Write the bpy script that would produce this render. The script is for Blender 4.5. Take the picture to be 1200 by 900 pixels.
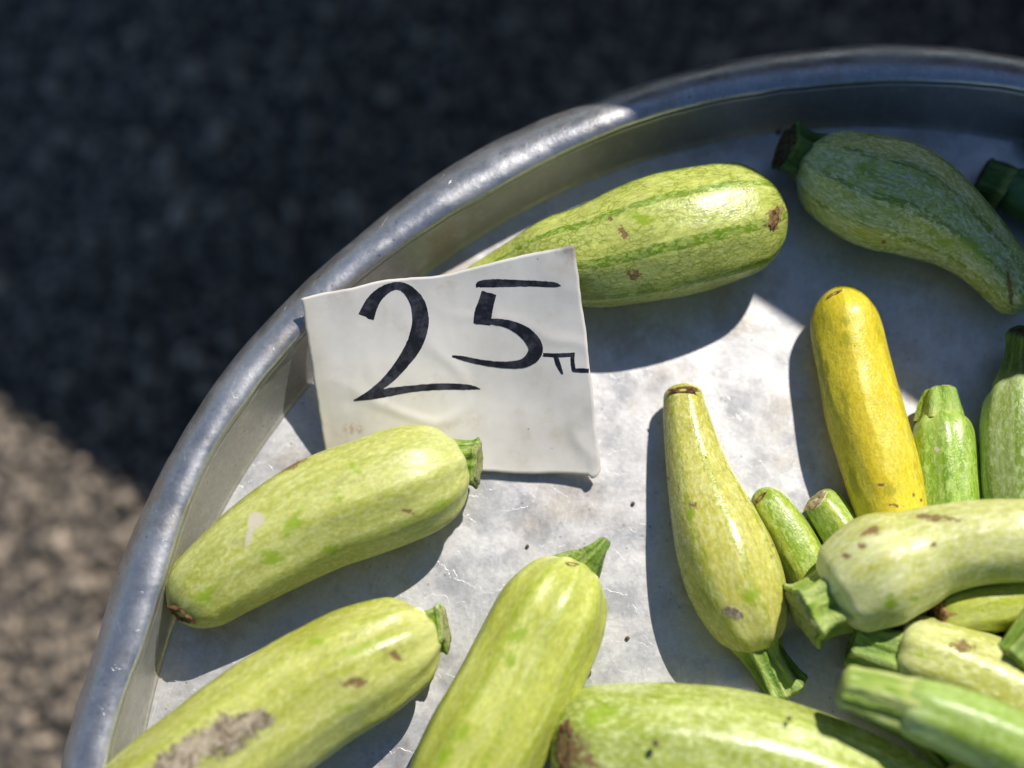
import bpy, bmesh, math, random
import numpy as np
from mathutils import Vector, Matrix, noise as mnoise
from mathutils.bvhtree import BVHTree

for o in list(bpy.data.objects):
    bpy.data.objects.remove(o)
SC = bpy.context.scene
COL = SC.collection
random.seed(7)

# ------------------------------------------------------------------ camera
TILT = math.radians(12.0)
FPX = 2333.0                      # focal length in pixels of a 1200 px wide picture
DIST = 0.8546
CAM = Vector((0, -DIST * math.sin(TILT), DIST * math.cos(TILT)))
FW = Vector((0, math.sin(TILT), -math.cos(TILT)))
UP = Vector((0, math.cos(TILT), math.sin(TILT)))
cam_d = bpy.data.cameras.new('camera')
cam = bpy.data.objects.new('camera', cam_d)
COL.objects.link(cam)
cam.location = CAM
cam.rotation_euler = (TILT, 0, 0)
cam_d.sensor_width = 36
cam_d.lens = 36 * FPX / 1200
cam_d.clip_start = 0.01
cam_d.clip_end = 200
cam_d.dof.use_dof = True
cam_d.dof.focus_distance = DIST - 0.030
cam_d.dof.aperture_fstop = 2.1
SC.camera = cam

# ------------------------------------------------------------------ light
SUN_EL = math.radians(49)
SUN_AZ = math.atan2(0.50, 0.86)    # from +Y towards +X
SUN_DIR = Vector((math.sin(SUN_AZ) * math.cos(SUN_EL), math.cos(SUN_AZ) * math.cos(SUN_EL), math.sin(SUN_EL)))
world = bpy.data.worlds.new('World')
SC.world = world
world.use_nodes = True
wn = world.node_tree
sky = wn.nodes.new('ShaderNodeTexSky')
sky.sky_type = 'NISHITA'
sky.sun_disc = False
sky.sun_elevation = SUN_EL
sky.sun_rotation = SUN_AZ
sky.ozone_density = 6.0
sky.dust_density = 0.3
wn.links.new(sky.outputs[0], wn.nodes['Background'].inputs[0])
wn.nodes['Background'].inputs[1].default_value = 0.076
sl = bpy.data.lights.new('sun', 'SUN')
sl.energy = 5.0
sl.angle = math.radians(0.5)
sl.color = (1.0, 0.95, 0.89)
sun = bpy.data.objects.new('sun', sl)
COL.objects.link(sun)
sun.rotation_euler = (-SUN_DIR).to_track_quat('-Z', 'Y').to_euler()
SC.view_settings.view_transform = 'Standard'
SC.view_settings.look = 'None'
SC.view_settings.exposure = 0.0
SC.view_settings.gamma = 1.0
SC.view_settings.use_curve_mapping = False


# ------------------------------------------------------------------ helpers
def P(px, py, z=0.0):
    """Point of the place at height z that the photograph shows at (px, py)."""
    d = FW + Vector((1, 0, 0)) * ((px - 600) / FPX) + UP * (-(py - 450) / FPX)
    return CAM + d * ((z - CAM.z) / d.z)


def depth(p):
    return (p - CAM).dot(FW)


def proj(p):
    v = p - CAM
    d = v.dot(FW)
    return 600 + FPX * v.x / d, 450 - FPX * v.dot(UP) / d


def mesh_obj(name, verts, faces, mat, parent=None, smooth=True):
    me = bpy.data.meshes.new(name)
    me.from_pydata([tuple(v) for v in verts], [], faces)
    me.validate()
    if smooth:
        me.polygons.foreach_set('use_smooth', [True] * len(me.polygons))
    if mat:
        me.materials.append(mat)
    o = bpy.data.objects.new(name, me)
    COL.objects.link(o)
    if parent:
        o.parent = parent
        o.matrix_parent_inverse = Matrix.Translation(-parent.location)
    return o


def thing(name, label, cat, loc=(0, 0, 0), group=None):
    o = bpy.data.objects.new(name, None)
    o.empty_display_size = 0.01
    o.location = loc
    COL.objects.link(o)
    tag(o, label, cat, group)
    return o


def tag(o, label=None, cat=None, group=None, kind=None):
    if label: o['label'] = label
    if cat: o['category'] = cat
    if group: o['group'] = group
    if kind: o['kind'] = kind
    return o


def box(verts, faces, c, size, rot=None):
    i = len(verts)
    for sx, sy, sz in ((-1, -1, -1), (1, -1, -1), (1, 1, -1), (-1, 1, -1), (-1, -1, 1), (1, -1, 1), (1, 1, 1), (-1, 1, 1)):
        v = Vector((sx * size[0] / 2, sy * size[1] / 2, sz * size[2] / 2))
        if rot: v = rot @ v
        verts.append(Vector(c) + v)
    for f in ((0, 3, 2, 1), (4, 5, 6, 7), (0, 1, 5, 4), (1, 2, 6, 5), (2, 3, 7, 6), (3, 0, 4, 7)):
        faces.append(tuple(i + k for k in f))


class NT:
    """small wrapper for building node materials"""
    def __init__(self, name):
        self.m = bpy.data.materials.new(name)
        self.m.use_nodes = True
        self.t = self.m.node_tree
        self.b = self.t.nodes['Principled BSDF']
        self.out = self.t.nodes['Material Output']

    def n(self, typ, ins=None, **kw):
        x = self.t.nodes.new('ShaderNode' + typ)
        for k, v in kw.items(): setattr(x, k, v)
        for k, v in (ins or {}).items(): self.set(x.inputs[k], v)
        return x

    def set(self, sock, v):
        if isinstance(v, bpy.types.NodeSocket): self.t.links.new(v, sock)
        elif isinstance(v, (tuple, list)) and sock.type == 'RGBA' and len(v) == 3: sock.default_value = (*v, 1)
        else: sock.default_value = v

    def attr(self, name): return self.n('Attribute', attribute_name=name)

    def vscale(self, vec, s):
        return self.n('VectorMath', {0: vec, 1: s}, operation='MULTIPLY').outputs[0]

    def vadd(self, a, b): return self.n('VectorMath', {0: a, 1: b}, operation='ADD').outputs[0]

    def noise(self, vec, scale, detail=3, rough=0.55, out=0, dist=0.0):
        return self.n('TexNoise', {'Vector': vec, 'Scale': scale, 'Detail': detail, 'Roughness': rough, 'Distortion': dist}).outputs[out]

    def ramp(self, v, a, b, lo=0.0, hi=1.0):
        return self.n('MapRange', {0: v, 1: a, 2: b, 3: lo, 4: hi}, clamp=True, interpolation_type='SMOOTHSTEP').outputs[0]

    def math(self, op, a, b=0.0, clamp=False):
        return self.n('Math', {0: a, 1: b}, operation=op, use_clamp=clamp).outputs[0]

    def mix(self, f, a, b, bt='MIX'):
        x = self.n('Mix', data_type='RGBA', blend_type=bt)
        self.set(x.inputs[0], f); self.set(x.inputs[6], a); self.set(x.inputs[7], b)
        return x.outputs[2]

    def bump(self, h, strength, dist, normal=None):
        x = self.n('Bump', {'Height': h, 'Strength': strength, 'Distance': dist})
        if normal: self.set(x.inputs['Normal'], normal)
        return x.outputs[0]

    def bsdf(self, **kw):
        for k, v in kw.items(): self.set(self.b.inputs[k.replace('_', ' ')], v)
        return self.m


# ------------------------------------------------------------------ materials
def squash_mat(name, base, dark, pale, net=0.3, fleck=0.5, streak=0.6, seed=0.0, rough=0.3, stripe_col=None, stripe=0.6, end_col=None, netscale=1.0, ragged=2.0, spot=(0.27, 0.40, 0.005), spec=0.7):
    N = NT(name)
    tw = lambda c, k: tuple(a * b for a, b in zip(c, k))
    base = tw(base, (1.06, 1.02, 0.85)); dark = tw(dark, (1.12, 0.86, 0.35)); pale = tw(pale, (1.05, 1.04, 1.15))
    if stripe_col: stripe_col = tw(stripe_col, (1.1, 0.86, 0.35))
    q = N.attr('q').outputs['Vector']
    q = N.vadd(q, (seed * 0.37, seed * 0.61, seed * 0.23))
    warp = N.noise(q, 90, 2, out=1)
    warp = N.n('VectorMath', {0: warp, 1: (0.5, 0.5, 0.5)}, operation='SUBTRACT').outputs[0]
    qw = N.vadd(q, N.vscale(warp, (0.004, 0.004, 0.006)))
    ql = N.vscale(qw, (1, 1, 0.16))          # stretched along the fruit
    qm = N.vscale(qw, (1, 1, 0.45))
    # broad soft patches
    broad = N.ramp(N.noise(N.vscale(qw, (1, 1, 0.16)), 85, 4, 0.6), 0.44, 0.62)
    c = N.mix(N.math('MULTIPLY', broad, 0.6 * streak), base, dark)
    # long fine streaks
    s1 = N.ramp(N.noise(ql, 260, 5, 0.68), 0.46, 0.60)
    c = N.mix(N.math('MULTIPLY', s1, 0.42 * streak), c, dark)
    s2 = N.ramp(N.noise(N.vadd(ql, (0.3, 0.1, 0.7)), 150, 4, 0.6), 0.5, 0.64)
    c = N.mix(N.math('MULTIPLY', s2, 0.35), c, pale)
    s3 = N.ramp(N.noise(N.vadd(N.vscale(qw, (1, 1, 0.12)), (0.9, 0.4, 0.2)), 135, 4, 0.62), 0.50, 0.60)
    c = N.mix(N.math('MULTIPLY', s3, 0.42 * streak), c, dark)
    tf = N.attr('tfrac').outputs['Fac']
    c = N.mix(N.math('MULTIPLY', N.ramp(N.math('ADD', tf, N.math('MULTIPLY', N.math('SUBTRACT', N.noise(ql, 120, 3), 0.5), 0.8)), 0.55, 1.1), 0.55 * streak), c, dark)
    # rib stripes, ragged
    st = N.attr('stripe').outputs['Fac']
    rag = N.noise(qm, 220, 4, 0.65)
    stf = N.ramp(N.math('ADD', st, N.math('MULTIPLY', N.math('SUBTRACT', rag, 0.5), ragged)), 0.32, 0.52)
    c = N.mix(N.math('MULTIPLY', stf, stripe), c, stripe_col or dark)
    # net of veins around pale cells
    vor = N.n('TexVoronoi', {'Vector': N.vscale(qw, (1, 1, 0.6)), 'Scale': 270 * netscale, 'Randomness': 1.0}, feature='DISTANCE_TO_EDGE').outputs['Distance']
    vein = N.ramp(vor, 0.02, 0.13, 1.0, 0.0)
    vor2 = N.n('TexVoronoi', {'Vector': N.vscale(qw, (1, 1, 0.5)), 'Scale': 520 * netscale}, feature='DISTANCE_TO_EDGE').outputs['Distance']
    vein = N.math('MAXIMUM', vein, N.math('MULTIPLY', N.ramp(vor2, 0.02, 0.16, 0.75, 0.0), N.ramp(N.noise(q, 160, 2), 0.42, 0.55)))
    cell = N.n('SeparateColor', {0: N.n('TexVoronoi', {'Vector': N.vscale(qw, (1, 1, 0.6)), 'Scale': 270 * netscale}).outputs['Color']}).outputs[0]
    c = N.mix(N.math('MULTIPLY', N.ramp(cell, 0.6, 0.9), 0.45 * net), c, pale)
    vein = N.math('MULTIPLY', vein, N.ramp(N.noise(q, 110, 2), 0.36, 0.56))
    c = N.mix(N.math('MULTIPLY', vein, net), c, dark)
    # pale flecks of two sizes
    f1 = N.ramp(N.noise(N.vscale(qw, (1, 1, 0.4)), 800, 2, 0.6), 0.52, 0.58)
    f2 = N.ramp(N.noise(N.vscale(qw, (1, 1, 0.6)), 400, 2, 0.6), 0.565, 0.61)
    c = N.mix(N.math('MULTIPLY', f1, fleck), c, pale)
    c = N.mix(N.math('MULTIPLY', f2, fleck), c, tuple(min(0.9, v * 1.12) for v in pale))
    # fine grain of the skin
    gr = N.ramp(N.noise(N.vscale(q, (1, 1, 0.5)), 820, 3, 0.7), 0.36, 0.64, 0.88, 1.12)
    c = N.mix(1.0, c, N.n('CombineColor', {0: gr, 1: gr, 2: gr}).outputs[0], 'MULTIPLY')
    # stem end: pale streaks running into it
    en = N.attr('endmask').outputs['Fac']
    c = N.mix(N.math('MULTIPLY', en, N.ramp(N.noise(ql, 200, 3), 0.4, 0.62, 0.25, 0.9)), c, end_col or pale)
    # small natural nicks
    nk = N.ramp(N.noise(N.vscale(q, (1, 1, 0.7)), 330, 2, 0.5), 0.76, 0.8)
    c = N.mix(N.math('MULTIPLY', nk, 0.75), c, (0.12, 0.07, 0.025))
    dust = N.ramp(N.noise(q, 70, 5, 0.7), 0.55, 0.78)
    c = N.mix(N.math('MULTIPLY', dust, 0.28), c, (0.30, 0.26, 0.16))
    # individual marks
    d = N.n('SeparateColor', {0: N.attr('marks').outputs['Color']}).outputs
    dA = N.attr('marks').outputs['Alpha']
    rn = N.math('MULTIPLY', N.math('SUBTRACT', N.noise(q, 420, 5, 0.7), 0.5), 1.5)
    rn2 = N.math('MULTIPLY', N.math('SUBTRACT', N.noise(q, 160, 3, 0.5), 0.5), 0.8)
    rn3 = N.math('MULTIPLY', N.math('SUBTRACT', N.noise(qm, 300, 5, 0.8), 0.5), 4.0)
    green = N.math('MULTIPLY', N.ramp(N.math('ADD', d[2], rn3), 0.3, 1.0), N.ramp(d[2], 0.05, 0.3))
    c = N.mix(N.math('MULTIPLY', green, 0.85), c, spot)
    palem = N.ramp(N.math('ADD', d[1], N.math('MULTIPLY', rn2, 1.8)), 0.42, 0.56)
    c = N.mix(palem, c, (0.62, 0.56, 0.40))
    scar = N.math('MULTIPLY', N.ramp(N.math('ADD', d[0], N.math('MULTIPLY', rn, 1.8)), 0.48, 0.8), N.ramp(d[0], 0.05, 0.3))
    c = N.mix(N.math('MULTIPLY', N.ramp(N.math('ADD', d[0], N.math('MULTIPLY', rn, 0.6)), 0.12, 0.7), 0.35), c, (0.42, 0.33, 0.10))
    c = N.mix(N.math('MULTIPLY', scar, 0.85), c, N.mix(N.noise(q, 700, 3), (0.07, 0.03, 0.012), (0.30, 0.15, 0.05)))
    mud = N.ramp(N.math('ADD', dA, N.math('ADD', N.math('MULTIPLY', rn, 0.7), rn2)), 0.42, 0.66)
    c = N.mix(mud, c, N.mix(N.ramp(N.noise(qw, 170, 6, 0.75, dist=1.2), 0.38, 0.62), (0.13, 0.095, 0.05), (0.46, 0.39, 0.27)))
    # relief
    h = N.math('ADD', N.math('MULTIPLY', N.noise(qm, 260, 4, 0.6), 0.45), N.math('MULTIPLY', vor, -0.0))
    h = N.math('ADD', h, N.math('MULTIPLY', N.noise(q, 50, 2), 1.4))
    h = N.math('ADD', h, N.math('MULTIPLY', scar, -1.0))
    h = N.math('ADD', h, N.math('MULTIPLY', N.math('MULTIPLY', mud, N.noise(q, 260, 5)), 2.4))
    h = N.math('ADD', h, N.math('MULTIPLY', N.noise(q, 900, 2), 0.35))
    nb = N.bump(h, 0.5, 0.0009)
    r = N.math('ADD', N.ramp(N.noise(q, 300, 5, 0.75), 0.42, 0.66, rough, rough + 0.2), N.math('MULTIPLY', N.math('ADD', mud, scar, True), 0.5), True)
    return N.bsdf(Base_Color=c, Roughness=r, Normal=nb, Specular_IOR_Level=spec)


def stem_mat(name, base, dark, pale, seed=0.0):
    N = NT(name)
    q = N.vadd(N.attr('q').outputs['Vector'], (seed, seed * 0.3, 0))
    ql = N.vscale(q, (1, 1, 0.12))
    c = N.mix(N.ramp(N.noise(ql, 330, 5, 0.65), 0.38, 0.62), base, dark)
    c = N.mix(N.math('MULTIPLY', N.ramp(N.noise(N.vadd(ql, (1, 2, 3)), 420, 4, 0.6), 0.54, 0.68), 0.7), c, pale)
    c = N.mix(N.math('MULTIPLY', N.ramp(N.noise(q, 260, 4), 0.64, 0.72), 0.7), c, (0.26, 0.17, 0.07))
    rid = N.attr('stripe').outputs['Fac']
    bl = N.ramp(N.attr('tfrac').outputs['Fac'], 0.1, 0.42, 1, 0)
    c = N.mix(N.math('MULTIPLY', bl, 0.6), c, (0.46, 0.52, 0.12))
    c = N.mix(N.math('MULTIPLY', rid, 0.35), c, pale)
    h = N.math('ADD', N.noise(ql, 500, 4, 0.7), N.math('MULTIPLY', N.noise(q, 700, 3), 0.5))
    return N.bsdf(Base_Color=c, Roughness=0.42, Normal=N.bump(h, 1.0, 0.0014), Specular_IOR_Level=0.4)


def plain_mat(name, c1, c2, scale=200, rough=0.8, bump=0.6, dist=0.001, spec=0.3):
    N = NT(name)
    g = N.n('TexCoord').outputs['Object']
    c = N.mix(N.ramp(N.noise(g, scale, 5, 0.7), 0.35, 0.65), c1, c2)
    return N.bsdf(Base_Color=c, Roughness=rough, Normal=N.bump(N.noise(g, scale * 2.2, 4, 0.7), bump, dist), Specular_IOR_Level=spec)


def metal_mat(name, col=(0.60, 0.60, 0.60), stain=(0.42, 0.41, 0.39), rough=0.45, metallic=0.5, bump=0.35):
    N = NT(name)
    g = N.n('TexCoord').outputs['Object']
    c = N.mix(N.ramp(N.noise(g, 14, 6, 0.72), 0.38, 0.62), col, tuple(x * 0.86 for x in col))
    # spangle
    sp = N.n('TexVoronoi', {'Vector': N.vadd(g, N.vscale(N.noise(g, 60, 3, out=1), (0.02, 0.02, 0.02))), 'Scale': 95.0}).outputs['Color']
    spv = N.n('SeparateColor', {0: sp}).outputs[0]
    c = N.mix(N.math('MULTIPLY', spv, 0.16), c, stain)
    # white bloom and brown stains
    c = N.mix(N.math('MULTIPLY', N.ramp(N.noise(g, 150, 6, 0.72), 0.50, 0.72), 0.45), c, (0.74, 0.73, 0.71))
    c = N.mix(N.math('MULTIPLY', N.ramp(N.noise(N.vadd(g, (3, 1, 2)), 26, 6, 0.7), 0.49, 0.68), 0.60), c, (0.40, 0.345, 0.27))
    c = N.mix(N.math('MULTIPLY', N.ramp(N.noise(N.vadd(g, (5, 1, 2)), 60, 5, 0.7), 0.54, 0.66), 0.35), c, (0.36, 0.37, 0.38))
    # specks
    vs = N.n('TexVoronoi', {'Vector': g, 'Scale': 210.0}, feature='F1').outputs['Distance']
    spk = N.math('MULTIPLY', N.ramp(vs, 0.06, 0.16, 1, 0), N.ramp(N.noise(g, 40, 3), 0.46, 0.58))
    c = N.mix(N.math('MULTIPLY', spk, 0.55), c, (0.12, 0.10, 0.08))
    # scratches in three directions
    scr = None
    for k, (ang, sc) in enumerate(((0.5, 34), (1.25, 27), (2.5, 30))):
        r = N.n('VectorRotate', {'Vector': g, 'Angle': ang}, rotation_type='Z_AXIS').outputs[0]
        r = N.vadd(r, N.vscale(N.noise(g, 8, 1, out=1), (0.015, 0.015, 0)))
        v = N.n('TexVoronoi', {'Vector': N.vscale(r, (14, 1.0, 1.0)), 'Scale': float(sc)}, feature='F1').outputs['Distance']
        e = N.math('MULTIPLY', N.ramp(v, 0.02, 0.08, 1, 0), N.ramp(N.noise(N.vadd(g, (k, 0, 0)), 25, 2), 0.49, 0.60))
        scr = e if scr is None else N.math('MAXIMUM', scr, e)
    fine = None
    for k, (ang, sc) in enumerate(((0.2, 60), (1.9, 52), (2.9, 70))):
        r = N.n('VectorRotate', {'Vector': g, 'Angle': ang}, rotation_type='Z_AXIS').outputs[0]
        r = N.vadd(r, N.vscale(N.noise(g, 5, 1, out=1), (0.03, 0.03, 0)))
        v = N.noise(N.vscale(r, (1.0, 0.05, 1.0)), 1300.0, 2, 0.6)
        e = N.math('MULTIPLY', N.ramp(v, 0.60, 0.72), N.ramp(N.noise(N.vadd(g, (k * 2.0, 3, 0)), 18, 3), 0.45, 0.62))
        fine = e if fine is None else N.math('MAXIMUM', fine, e)
    c = N.mix(N.math('MULTIPLY', fine, 0.35), c, (0.82, 0.82, 0.82))
    c = N.mix(N.math('MULTIPLY', scr, 0.4), c, (0.80, 0.80, 0.79))
    gr = N.ramp(N.noise(g, 520, 4, 0.75), 0.35, 0.65, 0.93, 1.05)
    c = N.mix(1.0, c, N.n('CombineColor', {0: gr, 1: gr, 2: gr}).outputs[0], 'MULTIPLY')
    r = N.math('SUBTRACT', N.ramp(N.noise(g, 50, 6, 0.7), 0.3, 0.7, rough - 0.07, rough + 0.16), N.math('MULTIPLY', scr, 0.12))
    h = N.math('ADD', N.math('MULTIPLY', N.noise(g, 160, 4, 0.6), 0.45), N.math('MULTIPLY', N.noise(g, 22, 2), 1.6))
    h = N.math('ADD', h, N.math('MULTIPLY', spv, 0.25))
    h = N.math('SUBTRACT', h, N.math('MULTIPLY', scr, 0.2))
    return N.bsdf(Base_Color=c, Metallic=metallic, Roughness=r, Normal=N.bump(h, bump, 0.0006))


M_FLOOR = metal_mat('tray_floor_metal', (0.66, 0.65, 0.64), rough=0.38, metallic=0.62, bump=0.4)
M_WALL = metal_mat('tray_wall_metal', (0.52, 0.51, 0.49), rough=0.40, metallic=0.6)
M_RIM = metal_mat('tray_rim_metal', (0.56, 0.565, 0.58), (0.36, 0.365, 0.38), rough=0.34, metallic=0.85, bump=0.75)

# ground: sunlit asphalt full of pale aggregate
N = NT('asphalt')
g = N.n('TexCoord').outputs['Object']
v = N.n('TexVoronoi', {'Vector': g, 'Scale': 150.0}).outputs
vv = N.n('SeparateColor', {0: v['Color']}).outputs
c = N.mix(vv[0], (0.17, 0.14, 0.10), (0.46, 0.375, 0.28))
c = N.mix(N.ramp(v['Distance'], 0.35, 0.62), c, (0.06, 0.052, 0.045))
c = N.mix(N.math('MULTIPLY', N.ramp(N.noise(g, 12, 4), 0.4, 0.7), 0.4), c, (0.07, 0.06, 0.052))
M_GROUND = N.bsdf(Base_Color=c, Roughness=0.85, Normal=N.bump(N.math('SUBTRACT', N.noise(g, 300, 3), v['Distance']), 0.9, 0.004))
N = NT('aggregate')
g = N.n('TexCoord').outputs['Object']
rc = N.attr('tone').outputs['Fac']
c = N.mix(rc, (0.12, 0.10, 0.075), (0.74, 0.59, 0.44))
c = N.mix(N.math('MULTIPLY', N.noise(g, 600, 3), 0.4), c, (0.14, 0.13, 0.12))
M_STONE = N.bsdf(Base_Color=c, Roughness=0.8)

# ------------------------------------------------------------------ ground
GZ = -0.25
vs, fs = [], []
n = 60
for j in range(n + 1):
    for i in range(n + 1):
        u = (i / n * 2 - 1); w = (j / n * 2 - 1)
        x = 40 * u * abs(u) ** 2.0; y = 40 * w * abs(w) ** 2.0
        vs.append((x, y, GZ + 0.004 * mnoise.noise(Vector((x * 3, y * 3, 0)))))
for j in range(n):
    for i in range(n):
        a = j * (n + 1) + i
        fs.append((a, a + 1, a + n + 2, a + n + 1))
ground = mesh_obj('ground', vs, fs, M_GROUND)
tag(ground, kind='structure')

bm = bmesh.new()
bmesh.ops.create_icosphere(bm, subdivisions=1, radius=1)
iv = np.array([v.co[:] for v in bm.verts]); itf = [[v.index for v in f.verts] for f in bm.faces]
bm.free()
rng = np.random.default_rng(3)
vs, fs, tone = [], [], []
NST = 17000
for k in range(NST):
    x = rng.uniform(-0.75, 0.75); y = rng.uniform(-0.75, 0.75)
    if (x - 0.158) ** 2 + (y + 0.195) ** 2 < 0.22 ** 2: continue
    r = 0.0016 + 0.0046 * rng.random() ** 2.0
    m = iv * np.array([r * rng.uniform(0.8, 1.5), r * rng.uniform(0.8, 1.3), r * 0.7]) * rng.uniform(0.85, 1.15, (len(iv), 1))
    a = rng.uniform(0, 6.28)
    ca, sa = math.cos(a), math.sin(a)
    m = np.c_[m[:, 0] * ca - m[:, 1] * sa, m[:, 0] * sa + m[:, 1] * ca, m[:, 2]]
    b = len(vs)
    vs.extend((m + np.array([x, y, GZ + 0.001])).tolist())
    fs.extend([[b + q for q in f] for f in itf])
    t = rng.random() ** 1.3 * 0.7
    tone.extend([t] * len(iv))
st = mesh_obj('asphalt_aggregate', vs, fs, M_STONE)
st.data.attributes.new('tone', 'FLOAT', 'POINT').data.foreach_set('value', tone)
tag(st, 'coarse pale and dark stone aggregate set in the asphalt around the tray', 'gravel', kind='stuff')

# ------------------------------------------------------------------ unseen table, added out of view so its edge casts the shade
def shade_table():
    H = 0.40                              # height of the top above the tray floor
    a = P(880, 351, 0); b = P(1060, 468, 0)
    shift = Vector((SUN_DIR.x, SUN_DIR.y, 0)) / math.tan(SUN_EL) / math.hypot(SUN_DIR.x, SUN_DIR.y) * H
    a = a + shift; b = b + shift
    a.z = b.z = 0
    u = (b - a).normalized()
    w = Vector((-u.y, u.x, 0))            # away from the tray
    if w.dot(SUN_DIR) < 0: w = -w
    rot = Matrix((u, w, Vector((0, 0, 1)))).transposed()
    wood = plain_mat('weathered_wood', (0.20, 0.14, 0.09), (0.30, 0.23, 0.16), 40, 0.75)
    c0 = (a + b) / 2
    t = thing('added_shade_table', 'unseen wooden table added beyond the upper right of the tray to cast shade', 'table',
              (c0.x + w.x * 0.45, c0.y + w.y * 0.45, GZ))
    L = 2.6; x0 = -0.1
    me = None
    for k in range(9):
        cc = c0 + w * (0.074 + k * 0.152) + u * x0 + Vector((0, 0, H - 0.0125))
        vs, fs = [], []
        box(vs, fs, cc, (L, 0.148, 0.025), rot)
        o = mesh_obj('plank', vs, fs, wood, t, smooth=False)
        bv = o.modifiers.new('bevel', 'BEVEL'); bv.width = 0.0015
    for sx in (-1, 1):
        for kw in (0.10, 1.26):
            vs, fs = [], []
            box(vs, fs, c0 + w * kw + u * (x0 + sx * (L / 2 - 0.1)) + Vector((0, 0, (GZ + H - 0.025) / 2)), (0.06, 0.06, H - 0.025 - GZ), rot)
            mesh_obj('leg', vs, fs, wood, t, smooth=False)
    for kw in (0.10, 1.26):
        vs, fs = [], []
        box(vs, fs, c0 + w * kw + u * x0 + Vector((0, 0, H - 0.025 - 0.035)), (L - 0.264, 0.022, 0.07), rot)
        mesh_obj('apron', vs, fs, wood, t, smooth=False)
shade_table()

# ------------------------------------------------------------------ the tray
TC = Vector((0.1565, -0.196, 0))
RIMH = 0.031
def radii(pts, z):
    out = []
    for p in pts:
        q = P(p[0], p[1], z) - TC
        out.append((math.atan2(q.y, q.x), math.hypot(q.x, q.y)))
    return sorted(out)
outer = radii([(70,900),(112,760),(165,600),(265,430),(400,295),(560,175),(720,110),(850,72),(1000,53),(1100,55),(1200,68)], RIMH - 0.0125)
inner = radii([(125,900),(150,807),(183,725),(257,513),(285,478),(345,403),(400,345),(480,283),(600,213),(733,149),(900,109),(1000,98),(1100,97),(1200,106)], RIMH)
def rad(tab, th, mean):
    """measured radius of the slightly dented rim, fading to round elsewhere"""
    A = np.array([t[0] for t in tab]); V = np.array([t[1] for t in tab])
    A = np.r_[A[0] - 0.5, A, A[-1] + 0.5]; V = np.r_[mean, V, mean]
    ths = (th + np.linspace(-0.10, 0.10, 15) - 0.3) % (2 * math.pi) + 0.3
    A = np.where(A < 0.3, A + 2 * math.pi, A)
    o = np.argsort(A)
    return float(np.average(np.interp(ths, A[o], V[o]), weights=np.hanning(17)[1:-1]))
R_O = sum(r for a, r in outer) / len(outer)
R_I = sum(r for a, r in inner) / len(inner)
R_F = 0.3135
print('tray radii', R_O, R_I, [round(r, 4) for a, r in outer], [round(r, 4) for a, r in inner])
tray = thing('round_tray', 'large round dull aluminium tray with a rolled rim holding all the squash', 'tray', (TC.x, TC.y, 0))
NA = 360
def ring_strip(name, prof, mat, closed=False, jitter=0.0):
    """prof(theta) -> list of (radius, z)"""
    vs, fs = [], []
    m = len(prof(0))
    for i in range(NA):
        th = 2 * math.pi * i / NA
        for (r, z) in prof(th):
            vs.append((TC.x + r * math.cos(th), TC.y + r * math.sin(th), z))
    for i in range(NA):
        j = (i + 1) % NA
        for k in range(m - 1 if not closed else m):
            l = (k + 1) % m
            fs.append((i * m + k, j * m + k, j * m + l, i * m + l))
    return mesh_obj(name, vs, fs, mat, tray)
def wob(th, f, a, s=0.0):
    return a * mnoise.noise(Vector((math.cos(th) * f + s, math.sin(th) * f, s)))
def prof_rim(th):
    ri = rad(inner, th, R_I) + wob(th, 9, 0.0006) + wob(th, 26, 0.0005, 8); ro = rad(outer, th, R_O) + wob(th, 6, 0.0006, 3) + wob(th, 30, 0.0004, 1)
    w = ro - ri
    h = RIMH + wob(th, 4, 0.0012, 5)
    p = [(0.0, -0.0022), (0.005, -0.0007), (0.03, 0.0004), (0.09, 0.0013), (0.2, 0.0020), (0.36, 0.0020), (0.52, 0.0010), (0.67, -0.0010), (0.8, -0.0035),
         (0.90, -0.0065), (0.97, -0.0100), (1.0, -0.0135), (0.985, -0.0165), (0.93, -0.0185), (0.85, -0.0180), (0.8, -0.016), (0.80, -0.0135), (0.7, -0.008), (0.5, -0.0035), (0.25, -0.001), (0.12, -0.0012), (0.09, -0.0035)]
    return [(ri + a * w, h + z) for a, z in p]
ring_strip('rim', prof_rim, M_RIM, closed=True)
def prof_wall(th):
    ri = rad(inner, th, R_I) + wob(th, 9, 0.0006) + wob(th, 26, 0.0005, 8); h = RIMH + wob(th, 4, 0.0012, 5)
    t = []
    rf = R_F + wob(th, 3, 0.0008, 2)
    for k in range(9):
        s = k / 8
        t.append((ri + 0.0003 + (rf - ri) * (s ** 1.3), (h - 0.0020) * (1 - s) + 0.0012 * s))
    t += [(rf - 0.0006, 0.0005), (rf - 0.0016, 0.0001)]
    t += [(rf - 0.0016, -0.0012), (rf + 0.0010, -0.0012)]
    for k in range(5):
        s = k / 4
        t.append((rf + 0.0012 + (ri - rf) * s ** 0.8 + 0.0003 * s, 0.0012 * (1 - s) + (h - 0.003) * s))
    return t
ring_strip('wall', prof_wall, M_WALL, closed=True)
vs, fs = [(TC.x, TC.y, 0)], []
NR = 90
for j in range(1, NR + 1):
    for i in range(NA):
        th = 2 * math.pi * i / NA
        rr = (R_F + wob(th, 3, 0.0008, 2) - 0.0014) * j / NR
        x = TC.x + rr * math.cos(th); y = TC.y + rr * math.sin(th)
        edge = min(1.0, (1 - j / NR) * 12)
        z = edge * (0.0007 * mnoise.noise(Vector((x * 14, y * 14, 1))) + 0.0003 * mnoise.noise(Vector((x * 60, y * 60, 4)))) - 0.0003 * edge
        vs.append((x, y, z))
for i in range(NA):
    fs.append((0, 1 + i, 1 + (i + 1) % NA))
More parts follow.
